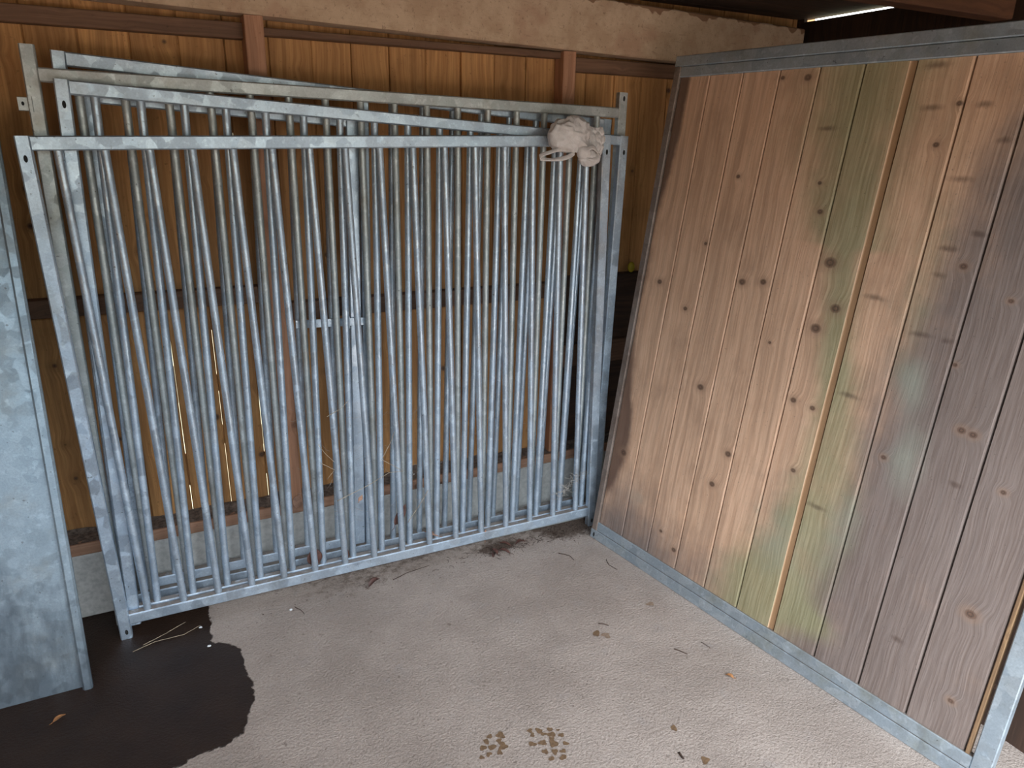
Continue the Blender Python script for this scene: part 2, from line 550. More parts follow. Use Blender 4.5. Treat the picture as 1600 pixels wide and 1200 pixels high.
def floor_mat():
    b = NB('rough_concrete_floor')
    v = b.obj()
    n1 = b.noise(v, 3.0, 4, 0.6)
    n2 = b.noise(v, 220, 3, 0.7)
    c = b.mix(b.ramp(n1, 0.32, 0.68), (0.375, 0.305, 0.26), (0.48, 0.395, 0.34))
    c = b.mix(b.ramp(b.noise(v, 130, 4, 0.7), 0.3, 0.6, 0.5, 0.0), c, (0.21, 0.165, 0.135))
    c = b.mix(b.ramp(n2, 0.55, 0.75, 0.0, 0.35), c, (0.58, 0.51, 0.46))
    c = b.mix(b.ramp(b.noise(v, 9, 4, 0.6), 0.56, 0.75, 0, 0.35), c, (0.35, 0.31, 0.29))
    c = b.mix(b.ramp(b.noise(v, 45, 2, 0.5), 0.67, 0.74, 0, 0.55), c, (0.16, 0.12, 0.095))
    d = b.attr('dirt').outputs['Fac']
    dn = b.math('ADD', d, b.math('MULTIPLY', b.math('SUBTRACT', b.noise(v, 28, 4, 0.7), 0.5), 1.1))
    c = b.mix(b.ramp(dn, 0.35, 0.75, 0, 0.85), c, b.mix(n2, (0.05, 0.032, 0.022), (0.14, 0.095, 0.07)))
    wt = b.attr('wet').outputs['Fac']
    wn = b.math('ADD', wt, b.math('MULTIPLY', b.math('SUBTRACT', b.noise(v, 16, 4, 0.65), 0.5), 0.05))
    wet = b.ramp(wn, 0.0035, -0.0035)
    wc = b.mix(b.noise(v, 8, 4, 0.6), (0.012, 0.006, 0.004), (0.040, 0.022, 0.014))
    wc = b.mix(b.ramp(b.noise(v, 120, 3, 0.7), 0.68, 0.76, 0, 0.5), wc, (0.15, 0.12, 0.08))
    c = b.mix(wet, c, wc)
    h = b.math('ADD', b.math('MULTIPLY', b.noise(v, 105, 5, 0.62), 1.0), b.math('MULTIPLY', n2, 0.5))
    h = b.math('ADD', h, b.math('MULTIPLY', b.noise(v, 26, 2, 0.5), 0.5))
    b.bump(b.math('MULTIPLY', h, b.ramp(wet, 0, 1, 1.0, 0.35)), 0.8, 0.010)
    return b.set(Base_Color=c, Roughness=b.ramp(wet, 0, 1, 0.92, 0.42), Specular_IOR_Level=b.ramp(wet, 0, 1, 0.12, 0.22))


MT['floor'] = floor_mat()
fm = MB()
xs = np.concatenate([[-1.7, -1.2, -0.85], np.arange(-0.7, 2.42, 0.02), [2.6, 2.9, 3.2]])
ys = np.concatenate([[-6, -2, -0.5, 0.3], np.arange(0.7, 2.92, 0.02), [3.0]])
nx, ny = len(xs), len(ys)
X, Y = np.meshgrid(xs, ys)
fm.add(np.stack([X.ravel(), Y.ravel(), np.zeros(nx * ny)], 1).tolist(),
       [(j * nx + i, j * nx + i + 1, (j + 1) * nx + i + 1, (j + 1) * nx + i) for j in range(ny - 1) for i in range(nx - 1)])
wetv = np.clip(poly_sd(X.ravel(), Y.ravel(), WET), -0.3, 0.3)


def blob(x, y, r, px=X, py=Y, sx=1.0):
    return np.exp(-(((px - x) / (r * sx)) ** 2 + ((py - y) / r) ** 2))


dirt = 1.0 * blob(1.69, 2.70, 0.13, sx=1.3) + 0.75 * blob(1.30, 2.665, 0.05, sx=2.2) + 0.35 * blob(0.9, 2.70, 0.07, sx=10) + 0.6 * np.clip((Y - 2.70) / 0.1, 0, 1) + 0.45 * blob(1.79, 2.52, 0.06)
dirt += 0.4 * blob(1.66, 2.15, 0.06) + 0.35 * blob(0.6, 2.6, 0.12, sx=3)
fm.extra['wet'] = ('FLOAT', wetv)
fm.extra['dirt'] = ('FLOAT', np.clip(dirt, 0, 1.1).ravel())
fl = tag(fm.build('floor', 'floor'), kind='structure')

# ------------------------------------------------------------------ shed shell
XL, XR = -1.7, 3.1
YW = 2.98          # front of the wall boards
up_ = box('trim_1', 'upstand', (XL, 2.876, 0.0), (XR, 3.02, 0.275), 0, 0.006)
tag(up_, kind='structure')
wb = MB()
k = 0
x = -0.268 - 0.152 * 10
while x < XR:
    slit = {9: 0.0018, 10: 0.0020, 11: 0.0024, 12: 0.0022, 13: 0.0018, 14: 0.0016, 16: 0.0012, 18: 0.0010}.get(k, 0.0)
    gap = 0.0042
    r = rnd.random()
    dy = rnd.uniform(0, 0.007)
    x1 = min(x + 0.152 - gap, XR)
    sk = rnd.uniform(-0.0014, 0.0014)
    mpw = lambda p, dy=dy, sk=sk: (p[0] + sk * (p[2] - 1.2), p[1] + dy, p[2])
    gcw = lambda p, r=r: (p[0], p[2], r)
    wb.bar8(mpw, 2, (x, YW, 0.28), (x1, YW + 0.022, 2.44), 0.003, gcw)
    # tongue behind the joint, chipped here and there so that daylight comes through
    z = 0.28
    while z < 2.44:
        dz = rnd.uniform(0.03, 0.16)
        op = slit * rnd.choice([0.0, 0.3, 1.0, 1.0, 0.7]) * (z < 1.75)
        wb.bar8(mpw, 2, (x1 - 0.002, YW + 0.010, z), (x + 0.152 - op * 0.75 + 0.005 * (op == 0), YW + 0.020, min(z + dz, 2.44)), 0.001, gcw)
        z += dz
    x += 0.152
    k += 1
tag(wb.build('wall_back', 'wall'), kind='structure')


def boards_wall(name, mat, axis_pos, lo, hi, z0, z1, axis='x', wdt=0.16, th=0.022):
    m = MB()
    t = lo
    while t < hi:
        r = rnd.random()
        e = min(t + wdt - 0.0003, hi)
        if axis == 'x':
            m.bar8(ID, 2, (t, axis_pos, z0), (e, axis_pos + th, z1), 0.002, lambda p, r=r: (p[0], p[2], r))
        else:
            m.bar8(ID, 2, (axis_pos, t, z0), (axis_pos + th, e, z1), 0.002, lambda p, r=r: (p[1], p[2], r))
        t += wdt
    return tag(m.build(name, mat), kind='structure')


boards_wall('wall_left', 'wall', XL - 0.022, ROOF_Y, 3.0, 0, 2.44, 'y')
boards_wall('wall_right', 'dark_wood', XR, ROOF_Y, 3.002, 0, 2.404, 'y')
for nm, a, b_ in (('trim_2', ROOF_Y, 2.36), ('trim_3', 2.94, 3.002)):
    tag(box(nm, 'dark_wood', (XR, a, 2.404), (XR + 0.022, b_, 2.42), 1, 0.001), kind='structure')
cm = MB()
t = ROOF_Y
while t < 3.02:
    r = rnd.random()
    e = min(t + 0.18, 3.02)
    cm.bar8(ID, 0, (XL - 0.05, t, 2.42), (XR + 0.05, e - 0.0003, 2.445), 0.002, lambda p, r=r: (p[1], p[0], r))
    t += 0.18
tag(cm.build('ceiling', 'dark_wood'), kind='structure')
# added boarded half wall, out of view, only to shade the near left floor
boards_wall('added_shade_wall', 'wall', 0.25, XL, 0.75, 0, 1.10)
# partition boarding behind the leaning wooden panel
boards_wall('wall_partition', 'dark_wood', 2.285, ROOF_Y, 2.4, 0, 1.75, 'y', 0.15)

# top beam (slightly sagging to the right), front face y = 2.862
bm = MB()
bz = lambda x: 2.2155 - 0.0215 * x
segs = 24
L0, L1 = XL, 3.03


def beam_mp(p):
    return (p[0], p[1], p[2] + bz(p[0]))


bm.bar8(beam_mp, 0, (L0, 2.862, 0.0), (L1, 2.978, 0.195 + 0.015), 0.006, lambda p: (p[2] + (p[1] - 2.862), p[0], 0.3))
tag(bm.build('timber_beam', 'beam', None, (0.7, 2.92, 2.2)), 'pale tan flaking timber beam along the top of the back wall', 'beam')

# sill
tag(box('timber_sill', 'sill', (XL, 2.874, 0.275), (XR, 2.978, 0.322), 0, 0.003), 'dusty timber sill on the pale concrete kerb behind the bar panels', 'sill')
# dust layer on the sill top
dm = MB()
dm.grid(lambda a, b: (XL + a * (XR - XL), 2.884 + b * 0.094, 0.3225 + 0.004 * b + 0.02 * b * b * (0.4 + noise.noise((a * 40, b * 2, 0.3))) + 0.004 * noise.noise((a * 300, b * 9, 1.0))), 260, 6)
tag(dm.build('dust_litter', 'dust', None, (0.7, 2.93, 0.323)), 'grey brown dust and litter lying along the sill', 'dust', kind='stuff')

# posts
tag(box('timber_post', 'post', (0.398, 2.876, 0.323), (0.462, 2.978, bz(0.43) - 0.001), 2, 0.003), 'reddish timber post standing behind the left half of the bar panels', 'post', 'timber posts of the back wall')
tag(box('timber_post', 'post', (1.690, 2.90, 0.323), (1.752, 2.978, bz(1.72) - 0.001), 2, 0.003), 'narrow reddish timber post behind the right end of the bar panels', 'post', 'timber posts of the back wall')
# rails between the posts
G = 'horizontal rails of the back wall'
tag(box('timber_rail', 'rail_brown', (XL, 2.925, 2.133), (0.397, 2.978, 2.186), 0, 0.003), 'brown top rail under the beam left of the reddish post', 'rail', G)
tag(box('timber_rail', 'rail_brown', (0.463, 2.925, 2.150), (1.689, 2.978, 2.176), 0, 0.003), 'thin brown top rail under the beam between the two posts', 'rail', G)
tag(box('timber_rail', 'rail_brown', (1.753, 2.925, 2.102), (2.9, 2.978, 2.160), 0, 0.003), 'dark brown top rail under the beam beside the leaning wooden panel', 'rail', G)
tag(box('timber_rail', 'rail_brown', (XL, 2.925, 1.190), (0.397, 2.978, 1.255), 0, 0.003), 'dark brown middle rail left of the reddish post behind the bars', 'rail', G)
tag(box('timber_rail', 'rail_brown', (0.463, 2.925, 1.110), (1.689, 2.978, 1.180), 0, 0.003), 'brown middle rail behind the bars between the two posts', 'rail', G)
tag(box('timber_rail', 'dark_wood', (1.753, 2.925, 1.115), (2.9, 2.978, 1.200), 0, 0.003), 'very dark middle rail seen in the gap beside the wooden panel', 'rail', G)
tag(box('timber_rail', 'rail_brown', (1.753, 2.925, 0.752), (2.9, 2.978, 0.866), 0, 0.003), 'brown low rail seen in the gap beside the wooden panel', 'rail', G)
# added dark sheet standing in for shade in the bay behind the wooden panel
tag(box('bay_shade_sheet', 'dark_wood', (1.754, 2.960, 0.325), (3.095, 2.9795, 1.114), 0, 0.002), kind='structure')
# rafter at upper right
tag(box('roof_beam', 'roof_beam', (XL, 1.9, 2.292), (XR - 0.002, 1.98, 2.419), 0, 0.004), 'orange brown roof beam crossing at the upper right corner', 'beam')


# ------------------------------------------------------------------ leaning bar panels
def quadmap(bl, br, tr, tl, W, H, base):
    bl, br, tr, tl = map(Vector, (bl, br, tr, tl))
    n = (br - bl).cross(tl - bl).normalized()
    if n.y < 0:
        n = -n

    def mp(p):
        a, b = p[0] / W, p[1] / H
        q = bl * (1 - a) * (1 - b) + br * a * (1 - b) + tr * a * b + tl * (1 - a) * b
        return q + n * p[2]
    return mp


T, D = 0.041, 0.034      # tube face and depth


def tube_part(name, mat, mp, axis, lo, hi, parent, base, bev=0.004):
    m = MB()
    m.bar8(mp, axis, lo, hi, bev)
    return m.build(name, mat, parent, base)


def hole(mp, u, v, parent, base, w=0.0, hw=0.0055, hh=0.011):
    m = MB()
    ring = []
    for i in range(16):
        a = 2 * math.pi * i / 16
        ring.append((u + hw * math.cos(a), v + hh * math.sin(a)))
    vs = [mp((a, b, w - 0.0004)) for a, b in ring] + [mp((a, b, w + 0.001)) for a, b in ring]
    m.add(vs, [tuple(range(16))] + [(i, (i + 1) % 16, (i + 1) % 16 + 16, i + 16) for i in range(16)])
    return tag(m.build('bolt_hole', 'hole', parent, base), 'dark slotted bolt hole')


def bars(mp, us, v0, v1, parent, base, mat, r=0.0132, w=D / 2):
    for uu in us:
        ub, ut = uu if isinstance(uu, tuple) else (uu, uu)
        m = MB()
        m.cyl(lambda p, ub=ub, ut=ut: mp((p[0] + ub + (ut - ub) * (p[1] - v0) / (v1 - v0), p[1], p[2])), 1, (0, w), r, v0, v1)
        m.build('bar', mat, parent, base)


def kennel_panel(label, q, W, H, foot, head, us, mat, rt=T):
    base = Vector(q[0])
    root = empty('kennel_panel', base)
    mp = quadmap(*q, W, H, base)
    tube_part('stile', mat, mp, 1, (0, 0, 0), (T, H, D), root, base)
    tube_part('stile', mat, mp, 1, (W - T, 0, 0), (W, H, D), root, base)
    tube_part('rail', mat, mp, 0, (T + 0.0005, foot, 0.0004), (W - T - 0.0005, foot + rt, D - 0.0004), root, base)
    tube_part('rail', mat, mp, 0, (T + 0.0005, H - head - rt, 0.0004), (W - T - 0.0005, H - head, D - 0.0004), root, base)
    bars(mp, us, foot + rt - 0.001, H - head - rt + 0.001, root, base, mat)
    tag(root, label, 'fence panel', 'galvanised bar panels stacked at the back wall')
    return root, mp, base


# front panel
A = [(-0.2747, 2.6672, 0.0), (1.8295, 2.6521, 0.0), (1.8048, 2.6744, 1.8422), (-0.3140, 2.6891, 1.7972)]
usA = [0.1065 + i * 0.1262 for i in range(16)]
ra, mpA, bA = kennel_panel('foremost galvanised steel bar panel with a plastic bag knotted over its top right', A, 2.11, 1.82, 0.058, 0.0, usA, 'galv_front', 0.044)
hole(mpA, 0.020, 1.753, ra, bA)
hole(mpA, 0.024, 0.030, ra, bA)
hole(mpA, 2.11 - 0.021, 1.753, ra, bA)
hole(mpA, 2.11 - 0.021, 0.030, ra, bA)
# second panel
B = [(-0.243, 2.7043, 0.028), (1.8700, 2.6892, 0.030), (1.9180, 2.7100, 1.8392), (-0.1896, 2.7262, 1.9639)]
usB = [0.105 + i * 0.1271 for i in range(16)]
rb, mpB, bB = kennel_panel('second galvanised bar panel from the front, top rail sloping down to the foremost one', B, 2.11, 1.87, 0.033, 0.0, usB, 'galv_front')
hole(mpB, 0.021, 1.80, rb, bB)
hole(mpB, 2.11 - 0.02, 1.80, rb, bB)
# third panel, feet up
Cq = [(-0.287, 2.7405, 0.020), (1.905, 2.7250, 0.004), (1.9265, 2.7476, 2.0153), (-0.2671, 2.7639, 2.0587)]
usC = [0.139 + i * 0.1275 for i in range(16)]
rc, mpC, bC = kennel_panel('third galvanised bar panel, upside down with both stiles sticking up above the dull top rail', Cq, 2.192, 2.02, 0.0, 0.062, usC, 'galv_dull')
hole(mpC, 2.192 - 0.02, 1.995, rc, bC)
# hinge lug on the left stile
m = MB()
m.bar8(mpC, 0, (-0.026, 1.832, 0.006), (0.004, 1.872, 0.013), 0.002)
lug = tag(m.build('hinge_lug', 'galv_dull', rc, bC), 'small welded lug with a hole')
hole(mpC, -0.013, 1.853, rc, bC, 0.006, 0.004, 0.006)
m = MB()
m.bar8(mpC, 1, (0.0015, 1.83, -0.003), (0.014, 1.874, 0.010), 0.002)
m.build('hinge_plate', 'galv_dull', rc, bC)

# rearmost panel with a door
Dq = [(-0.262, 2.785, 0.002), (1.8145, 2.770, 0.002), (1.8845, 2.7950, 1.9068), (-0.1906, 2.8110, 2.0503)]
WD, HD = 2.08, 1.98
bD = Vector(Dq[0])
rd = empty('kennel_gate_panel', bD)
tag(rd, 'rearmost galvanised bar panel with a hinged door in its left half and a latch', 'fence panel', 'galvanised bar panels stacked at the back wall')
mpD = quadmap(*Dq, WD, HD, bD)
md = 'galv_front'
tube_part('stile', md, mpD, 1, (0, 0, 0), (T, HD, D), rd, bD)
tube_part('stile', md, mpD, 1, (WD - T, 0, 0), (WD, HD, D), rd, bD)
tube_part('rail', md, mpD, 0, (T + 0.0005, 0.060, 0.0004), (WD - T - 0.0005, 0.100, D - 0.0004), rd, bD)
tube_part('rail', md, mpD, 0, (T + 0.0005, HD - T, 0.0004), (WD - T - 0.0005, HD, D - 0.0004), rd, bD)
tube_part('gate_post', md, mpD, 1, (0.965, 0.101, 0.0004), (1.000, HD - T - 0.001, D - 0.0004), rd, bD)
dm_ = MB()
dm_.bar8(mpD, 1, (0.066, 0.113, 0.001), (0.066 + T, HD - 0.099, D - 0.001))
dm_.bar8(mpD, 1, (0.913, 0.113, 0.001), (0.959, HD - 0.099, D - 0.001))
dm_.bar8(mpD, 0, (0.066 + T, 0.113, 0.0014), (0.913, 0.153, D - 0.0014))
dm_.bar8(mpD, 0, (0.066 + T, HD - 0.139, 0.0014), (0.913, HD - 0.099, D - 0.0014))
door = dm_.build('gate_leaf', md, rd, bD)
bars(mpD, [0.195 + 0.1297 * i for i in range(6)], 0.152, HD - 0.138, door, bD, md)
bars(mpD, [1.092 + 0.1242 * i for i in range(8)], 0.099, HD - T + 0.001, rd, bD, md)
m = MB()
m.bar8(mpD, 0, (0.70, 1.095, -0.009), (0.975, 1.127, -0.003), 0.001)
m.bar8(mpD, 0, (0.893, 1.085, -0.016), (0.908, 1.135, -0.0092), 0.001)
m.build('latch', md, door, bD)

# ------------------------------------------------------------------ galvanised sheet panel at far left
S0 = Vector((-0.357, 2.430, 0.0))
ls = 0.172
ey = Vector((0, math.sin(ls), math.cos(ls)))
en = Vector((0, math.cos(ls), -math.sin(ls)))


def mpS(p):
    return S0 + Vector((1, 0, 0)) * p[0] + ey * p[1] + en * p[2]


bS = S0 + Vector((-0.5, 0, 0))
rs = empty('sheet_panel', bS)
tag(rs, 'solid galvanised sheet steel panel leaning at the far left edge on the wet floor', 'metal panel')
m = MB()
m.bar8(mpS, 1, (-1.05, 0.004, 0.022), (-0.030, 1.90, 0.026), 0.001)
m.build('sheet', 'sheet', rs, bS)
tube_part('edge_tube', 'sheet', mpS, 1, (-0.031, 0.0, 0.0), (0, 1.90, 0.026), rs, bS, 0.006)
tube_part('edge_tube', 'sheet', mpS, 1, (-1.08, 0.0, 0.0), (-1.049, 1.90, 0.026), rs, bS, 0.006)

# ------------------------------------------------------------------ wooden partition panel leaning at right
P0 = Vector((1.7462, 2.5685, 0.0))
pd = Vector((0.1481, -0.9890, 0.0)).normalized()
pn0 = Vector((0.9890, 0.1481, 0.0)).normalized()
lp = 0.148
pey = Vector((0, 0, math.cos(lp))) + pn0 * math.sin(lp)
pn = pn0 * math.cos(lp) - Vector((0, 0, math.sin(lp)))


def mpP(p):
    return P0 + pd * p[0] + pey * p[1] + pn * p[2]


bP = P0 + pd * 0.88
rp = empty('partition_panel', bP)
tag(rp, 'large weathered wooden plank panel in a galvanised frame leaning at the right', 'wooden panel')
WP, HP = 1.765, 2.18


def ppart(name, mat, axis, lo, hi, bev=0.003):
    return tube_part(name, mat, mpP, axis, lo, hi, rp, bP, bev)


ppart('stile', 'galv_rust', 1, (0.0, 0.046, 0.0), (0.034, HP - 0.042, 0.036))
ppart('stile', 'galv_panel', 1, (1.712, 0.046, 0.002), (WP, HP - 0.042, 0.036))
ppart('rail', 'galv_panel', 0, (0.0, 0.0, 0.0), (WP, 0.0455, 0.036))
ppart('rail', 'galv_panel', 0, (0.0345, 0.0465, 0.002), (1.7115, 0.090, 0.034))
ppart('rail', 'galv_panel', 0, (0.0, HP - 0.0415, 0.0), (WP, HP, 0.036))
ppart('rail', 'galv_panel', 0, (0.0345, HP - 0.083, 0.002), (1.7115, HP - 0.0425, 0.034))
hole(mpP, 0.022, 0.022, rp, bP, 0.0)
edges = [0.036, 0.192, 0.352, 0.516, 0.677, 0.840, 1.009, 1.180, 1.347, 1.508, 1.688]
pm = MB()
st_all, pale_all, raw_all = [], [], []


def stain_at(a, b):
    # algae band running down the middle boards, grey weathering to the right and low down, rot at the left edge
    cx = 0.97 + 0.10 * math.sin(b * 2.1 + 0.6) + (0.0 if b > 0.7 else -0.28 * (0.7 - b))
    wdt = 0.11 + 0.05 * math.sin(b * 3 + 1) + (0.06 if b > 1.5 else 0)
    g = 0.85 * math.exp(-((a - cx) / (wdt * 1.25)) ** 2)
    g += 0.45 * math.exp(-(((a - 1.2) / 0.07) ** 2 + ((b - 1.45) / 0.35) ** 2))
    g += 0.6 * math.exp(-(((a - 1.15) / 0.12) ** 2 + ((b - 0.2) / 0.06) ** 2)) + 0.5 * math.exp(-(((a - 0.95) / 0.15) ** 2 + ((b - 0.24) / 0.10) ** 2))
    gr = 0.95 / (1 + math.exp(-(a - 1.16 + 0.16 * (1.1 - b)) / 0.06))
    gr = max(gr, 0.95 * math.exp(-(b / 0.34) ** 2) * (0.55 + 0.45 * math.exp(-((a - 0.25) / 0.25) ** 2)))
    gr = max(gr, 0.55 * math.exp(-(((a - 0.95) / 0.16) ** 2 + ((b - 0.45) / 0.3) ** 2)))
    if b > 1.75:
        gr -= (b - 1.75) * 0.8
    dk = 1.0 * math.exp(-((a - 0.03) / 0.055) ** 2) * (0.8 + 0.2 * math.sin(b * 4.2 - 0.6)) * min(1, b / 0.35)
    dk += 0.85 * math.exp(-(((a - 0.07) / 0.09) ** 2 + ((b - 0.55) / 0.20) ** 2))
    dk += 0.4 * math.exp(-(((a - 0.05) / 0.05) ** 2 + ((b - 2.0) / 0.3) ** 2))
    pl = 0.75 * math.exp(-(((a - 1.25) / 0.05) ** 2 + ((b - 1.12) / 0.10) ** 2)) + 0.75 * math.exp(-(((a - 1.30) / 0.06) ** 2 + ((b - 0.88) / 0.12) ** 2)) + 0.6 * math.exp(-(((a - 0.95) / 0.12) ** 2 + ((b - 0.40) / 0.16) ** 2)) + 0.5 * math.exp(-(((a - 1.15) / 0.08) ** 2 + ((b - 0.62) / 0.14) ** 2)) + 0.45 * math.exp(-(((a - 0.25) / 0.08) ** 2 + ((b - 0.3) / 0.05) ** 2))
    return g, gr, dk, pl


NV = 90
for i in range(10):
    a0, a1 = edges[i], edges[i + 1]
    rid = rnd.random()
    gapr = 0.004 if i < 4 else 0.006
    # cross-section of a board: lit bevel at its right-hand end, groove between boards
    tong = 0.026 if i == 5 else (0.008 if i < 4 else 0.0105)
    cup = rnd.uniform(-0.001, 0.001)
    prof = [(a0 + 0.001, 0.030), (a0 + 0.001, 0.0125), (a0 + 0.0025, 0.010)]
    for q in range(1, 8):
        prof.append((a0 + 0.0025 + (a1 - tong - a0 - 0.0025) * q / 8, 0.010 + cup * math.sin(math.pi * q / 8)))
    prof += [(a1 - 0.026, 0.010), (a1 - 0.021, 0.0145), (a1 - 0.0036, 0.0155), (a1 - 0.0035, 0.030)] if i == 5 else [(a1 - tong, 0.010), (a1 - tong * 0.5, 0.0145), (a1 - 0.0046, 0.022), (a1 - 0.0045, 0.030)]
    n = len(prof)
    vs, gs = [], []
    for j in range(NV + 1):
        b_ = 0.0905 + (HP - 0.0835 - 0.0905) * j / NV
        for (a, wv) in prof:
            vs.append(mpP((a, b_, wv)))
            gs.append((a, b_, rid))
            g_, r_, d_, p_ = stain_at(a, b_)
            raw = i == 5 and wv > 0.0101 and a > a0 + 0.05
            raw_all.append(1.0 if raw else 0.0)
            if raw:
                g_, r_, d_, p_ = -0.6, -0.6, 0, -0.6
            st_all.append((g_, r_, max(0, d_), 1))
            pale_all.append(p_)
    fs = [(j * n + q, j * n + q + 1, (j + 1) * n + q + 1, (j + 1) * n + q) for j in range(NV) for q in range(n - 1)]
    fs += [(j * n + n - 1, j * n, (j + 1) * n, (j + 1) * n + n - 1) for j in range(NV)]
    fs += [tuple(range(n)), tuple(reversed(range(NV * n, NV * n + n)))]
    pm.add(vs, fs, gs, False)
pm.extra['stain'] = ('FLOAT_COLOR', st_all)
pm.extra['pale'] = ('FLOAT', pale_all)
pm.extra['raw'] = ('FLOAT', raw_all)
pm.build('board_infill', 'partition', rp, bP)
# raw edge strip at the right-hand end of the boards
m = MB()
m.bar8(mpP, 1, (1.6885, 0.0905, 0.006), (1.700, HP - 0.0835, 0.028), 0.002, lambda p: (p[0] + p[2], p[1], 0.77))
tag(m.build('edge_strip', 'edge_wood', rp, bP), 'raw brown wooden edge strip')


# ------------------------------------------------------------------ knotted plastic bag on the front panel
def crumple(p, amp, sc):
    q = Vector(p) * sc
    if amp > 0.007:
        dd, _ = noise.voronoi(q * 0.9 + 0.5 * Vector(noise.noise_vector(q * 0.6)))
        rg = max(0.0, 1 - (dd[1] - dd[0]) / 0.30)
        return amp * (0.55 * abs(noise.noise(q)) + 0.25 * abs(noise.noise(q * 2.3 + Vector((5, 1, 2)))) - 0.38 * rg ** 1.5)
    return amp * (abs(noise.noise(q)) + 0.5 * abs(noise.noise(q * 2.3 + Vector((5, 1, 2)))))


bb = Vector((1.60, 2.655, 1.80))
bag = empty('plastic_bag', bb)
tag(bag, 'crumpled pinkish white plastic bag tied over the top rail at the right end', 'bag')


def lobe(m, c, r, nu=64, nv=44, amp=0.02, sc=22, pinch=None):
    c = Vector(c)

    def fn(a, b):
        th, ph = 2 * math.pi * a, math.pi * (b * 0.998 + 0.001)
        d = Vector((math.sin(ph) * math.cos(th), math.sin(ph) * math.sin(th), math.cos(ph)))
        p = Vector((d.x * r[0], d.y * r[1], d.z * r[2]))
        if pinch:
            t = max(0.0, d.dot(Vector(pinch[0]).normalized()))
            p = p * (1 - pinch[2] * t) + (Vector(pinch[1]) - c) * (pinch[2] * t * t)
        p -= d * crumple(c + p, amp, sc)
        return c + p
    m.grid(fn, nu, nv)


m = MB()
lobe(m, (1.572, 2.616, 1.832), (0.100, 0.054, 0.074), amp=0.026, sc=20, pinch=((0.55, -0.4, -0.75), (1.625, 2.600, 1.772), 0.55))


def flap(a, b):
    # loose skirt of the bag, right of the knot, draped over the rail
    top = Vector((1.600, 2.648, 1.885)).lerp(Vector((1.742, 2.652, 1.880)), a)
    bot = Vector((1.620, 2.615, 1.728)).lerp(Vector((1.706, 2.632, 1.722)), a)
    p = top.lerp(bot, b)
    p.x += 0.022 * math.sin(math.pi * b) * (a - 0.2)
    p.y -= 0.020 * math.sin(math.pi * b) * (1 - 0.4 * a) + 0.010 * math.sin(9 * a + 3 * b) * (0.3 + b) + 0.005 * abs(math.sin(17 * a + 2.0 * b)) + 0.003 * abs(math.sin(31 * a + 1.0))
    q = Vector((p.x, p.y * 0.4, p.z))
    dd, _ = noise.voronoi(q * 26 + Vector((a * 1.5, 0, 0)))
    p.y += 0.009 * max(0, 1 - (dd[1] - dd[0]) / 0.35) - 0.006 * abs(noise.noise(q * 40))
    p.z += (1 - b) * (0.010 * math.sin(5 * a + 0.5) - 0.014 * (1 - a)) + 0.004 * noise.noise((a * 9, b * 3, 0.2))
    p.y = min(p.y, 2.668)
    return p


fl0 = len(m.v)
m.grid(flap, 70, 40)
m.grid(lambda a, b: Vector(flap(a, b)) + Vector((-0.004, 0.008 + 0.012 * math.sin(math.pi * a) * math.sin(math.pi * b), 0.001)), 36, 26)
lobe(m, (1.655, 2.606, 1.752), (0.052, 0.026, 0.034), 28, 18, amp=0.012, sc=30)
lobe(m, (1.622, 2.596, 1.772), (0.032, 0.024, 0.026), 22, 14, amp=0.008, sc=45)
m.build('bag_body', 'bag', bag, bb)


def band(name, ctr, pts_r, width, sq):
    m2 = MB()
    n = 48

    def fn(a, b):
        t = 2 * math.pi * a
        p = Vector(ctr) + Vector((pts_r[0] * math.cos(t), 0, pts_r[1] * math.sin(t) + sq * math.cos(t)))
        p.y += (b - 0.5) * width * 0.5 + 0.006 * math.sin(2 * t + 1)
        p.z += 0.004 * noise.noise((a * 8, b * 2, 0.3)) + (b - 0.5) * width * 0.65
        return p
    m2.grid(fn, n, 4)
    return m2.build(name, 'bag', bag, bb, solid=0.004)


band('handle', (1.505, 2.602, 1.763), (0.078, 0.017), 0.020, 0.010)
band('handle', (1.652, 2.585, 1.770), (0.032, 0.022), 0.024, 0.0)


# strip of the bag passing round the rail behind the bulge
m = MB()


def strap(a, b):
    t = 2 * math.pi * a
    c_, s_ = math.cos(t), math.sin(t)
    k_ = max(abs(c_), abs(s_))
    return Vector((1.590 + (b - 0.5) * 0.05, 2.6895 + 0.0200 * c_ / k_, 1.8185 + 0.0235 * s_ / k_ + 0.002))


m.grid(strap, 48, 6)
m.build('tied_strip', 'bag', bag, bb, solid=0.0008)


# ------------------------------------------------------------------ small litter
def leaf(label, pos, length, width, mat, rot, curl=0.2, group=None):
    m = MB()

    def fn(a, b):
        s = a * 2 - 1
        wv = math.sin(math.pi * min(1, b * 1.02)) ** 0.8 * width * 0.5 * (1 - 0.3 * b)
        return Vector((s * wv, (b - 0.5) * length, curl * length * (0.5 * s * s * wv / width * 2 + 0.5 * math.sin(b * 3.0)) + 0.002 * noise.noise((s * 3, b * 5, length * 50))))
    R = Matrix.Rotation(rot[2], 4, 'Z') @ Matrix.Rotation(rot[1], 4, 'Y') @ Matrix.Rotation(rot[0], 4, 'X')
    m.grid(lambda a, b: R @ fn(a, b), 8, 12)
    st = [R @ Vector((0, -0.5 * length, 0)), R @ Vector((0.003, -0.62 * length, 0.002)), R @ Vector((0, -0.75 * length, 0.0))]
    m.tube(st, [0.0012, 0.001, 0.0007], 5)
    zmin = min(v[2] for v in m.v)
    o = m.build('dead_leaf', mat, None, None, solid=0.0006)
    p = Vector(pos)
    if pos[2] == 0:
        p.z = -zmin + 0.0006
    o.location = p
    return tag(o, label, 'leaf', group or 'dead leaves')


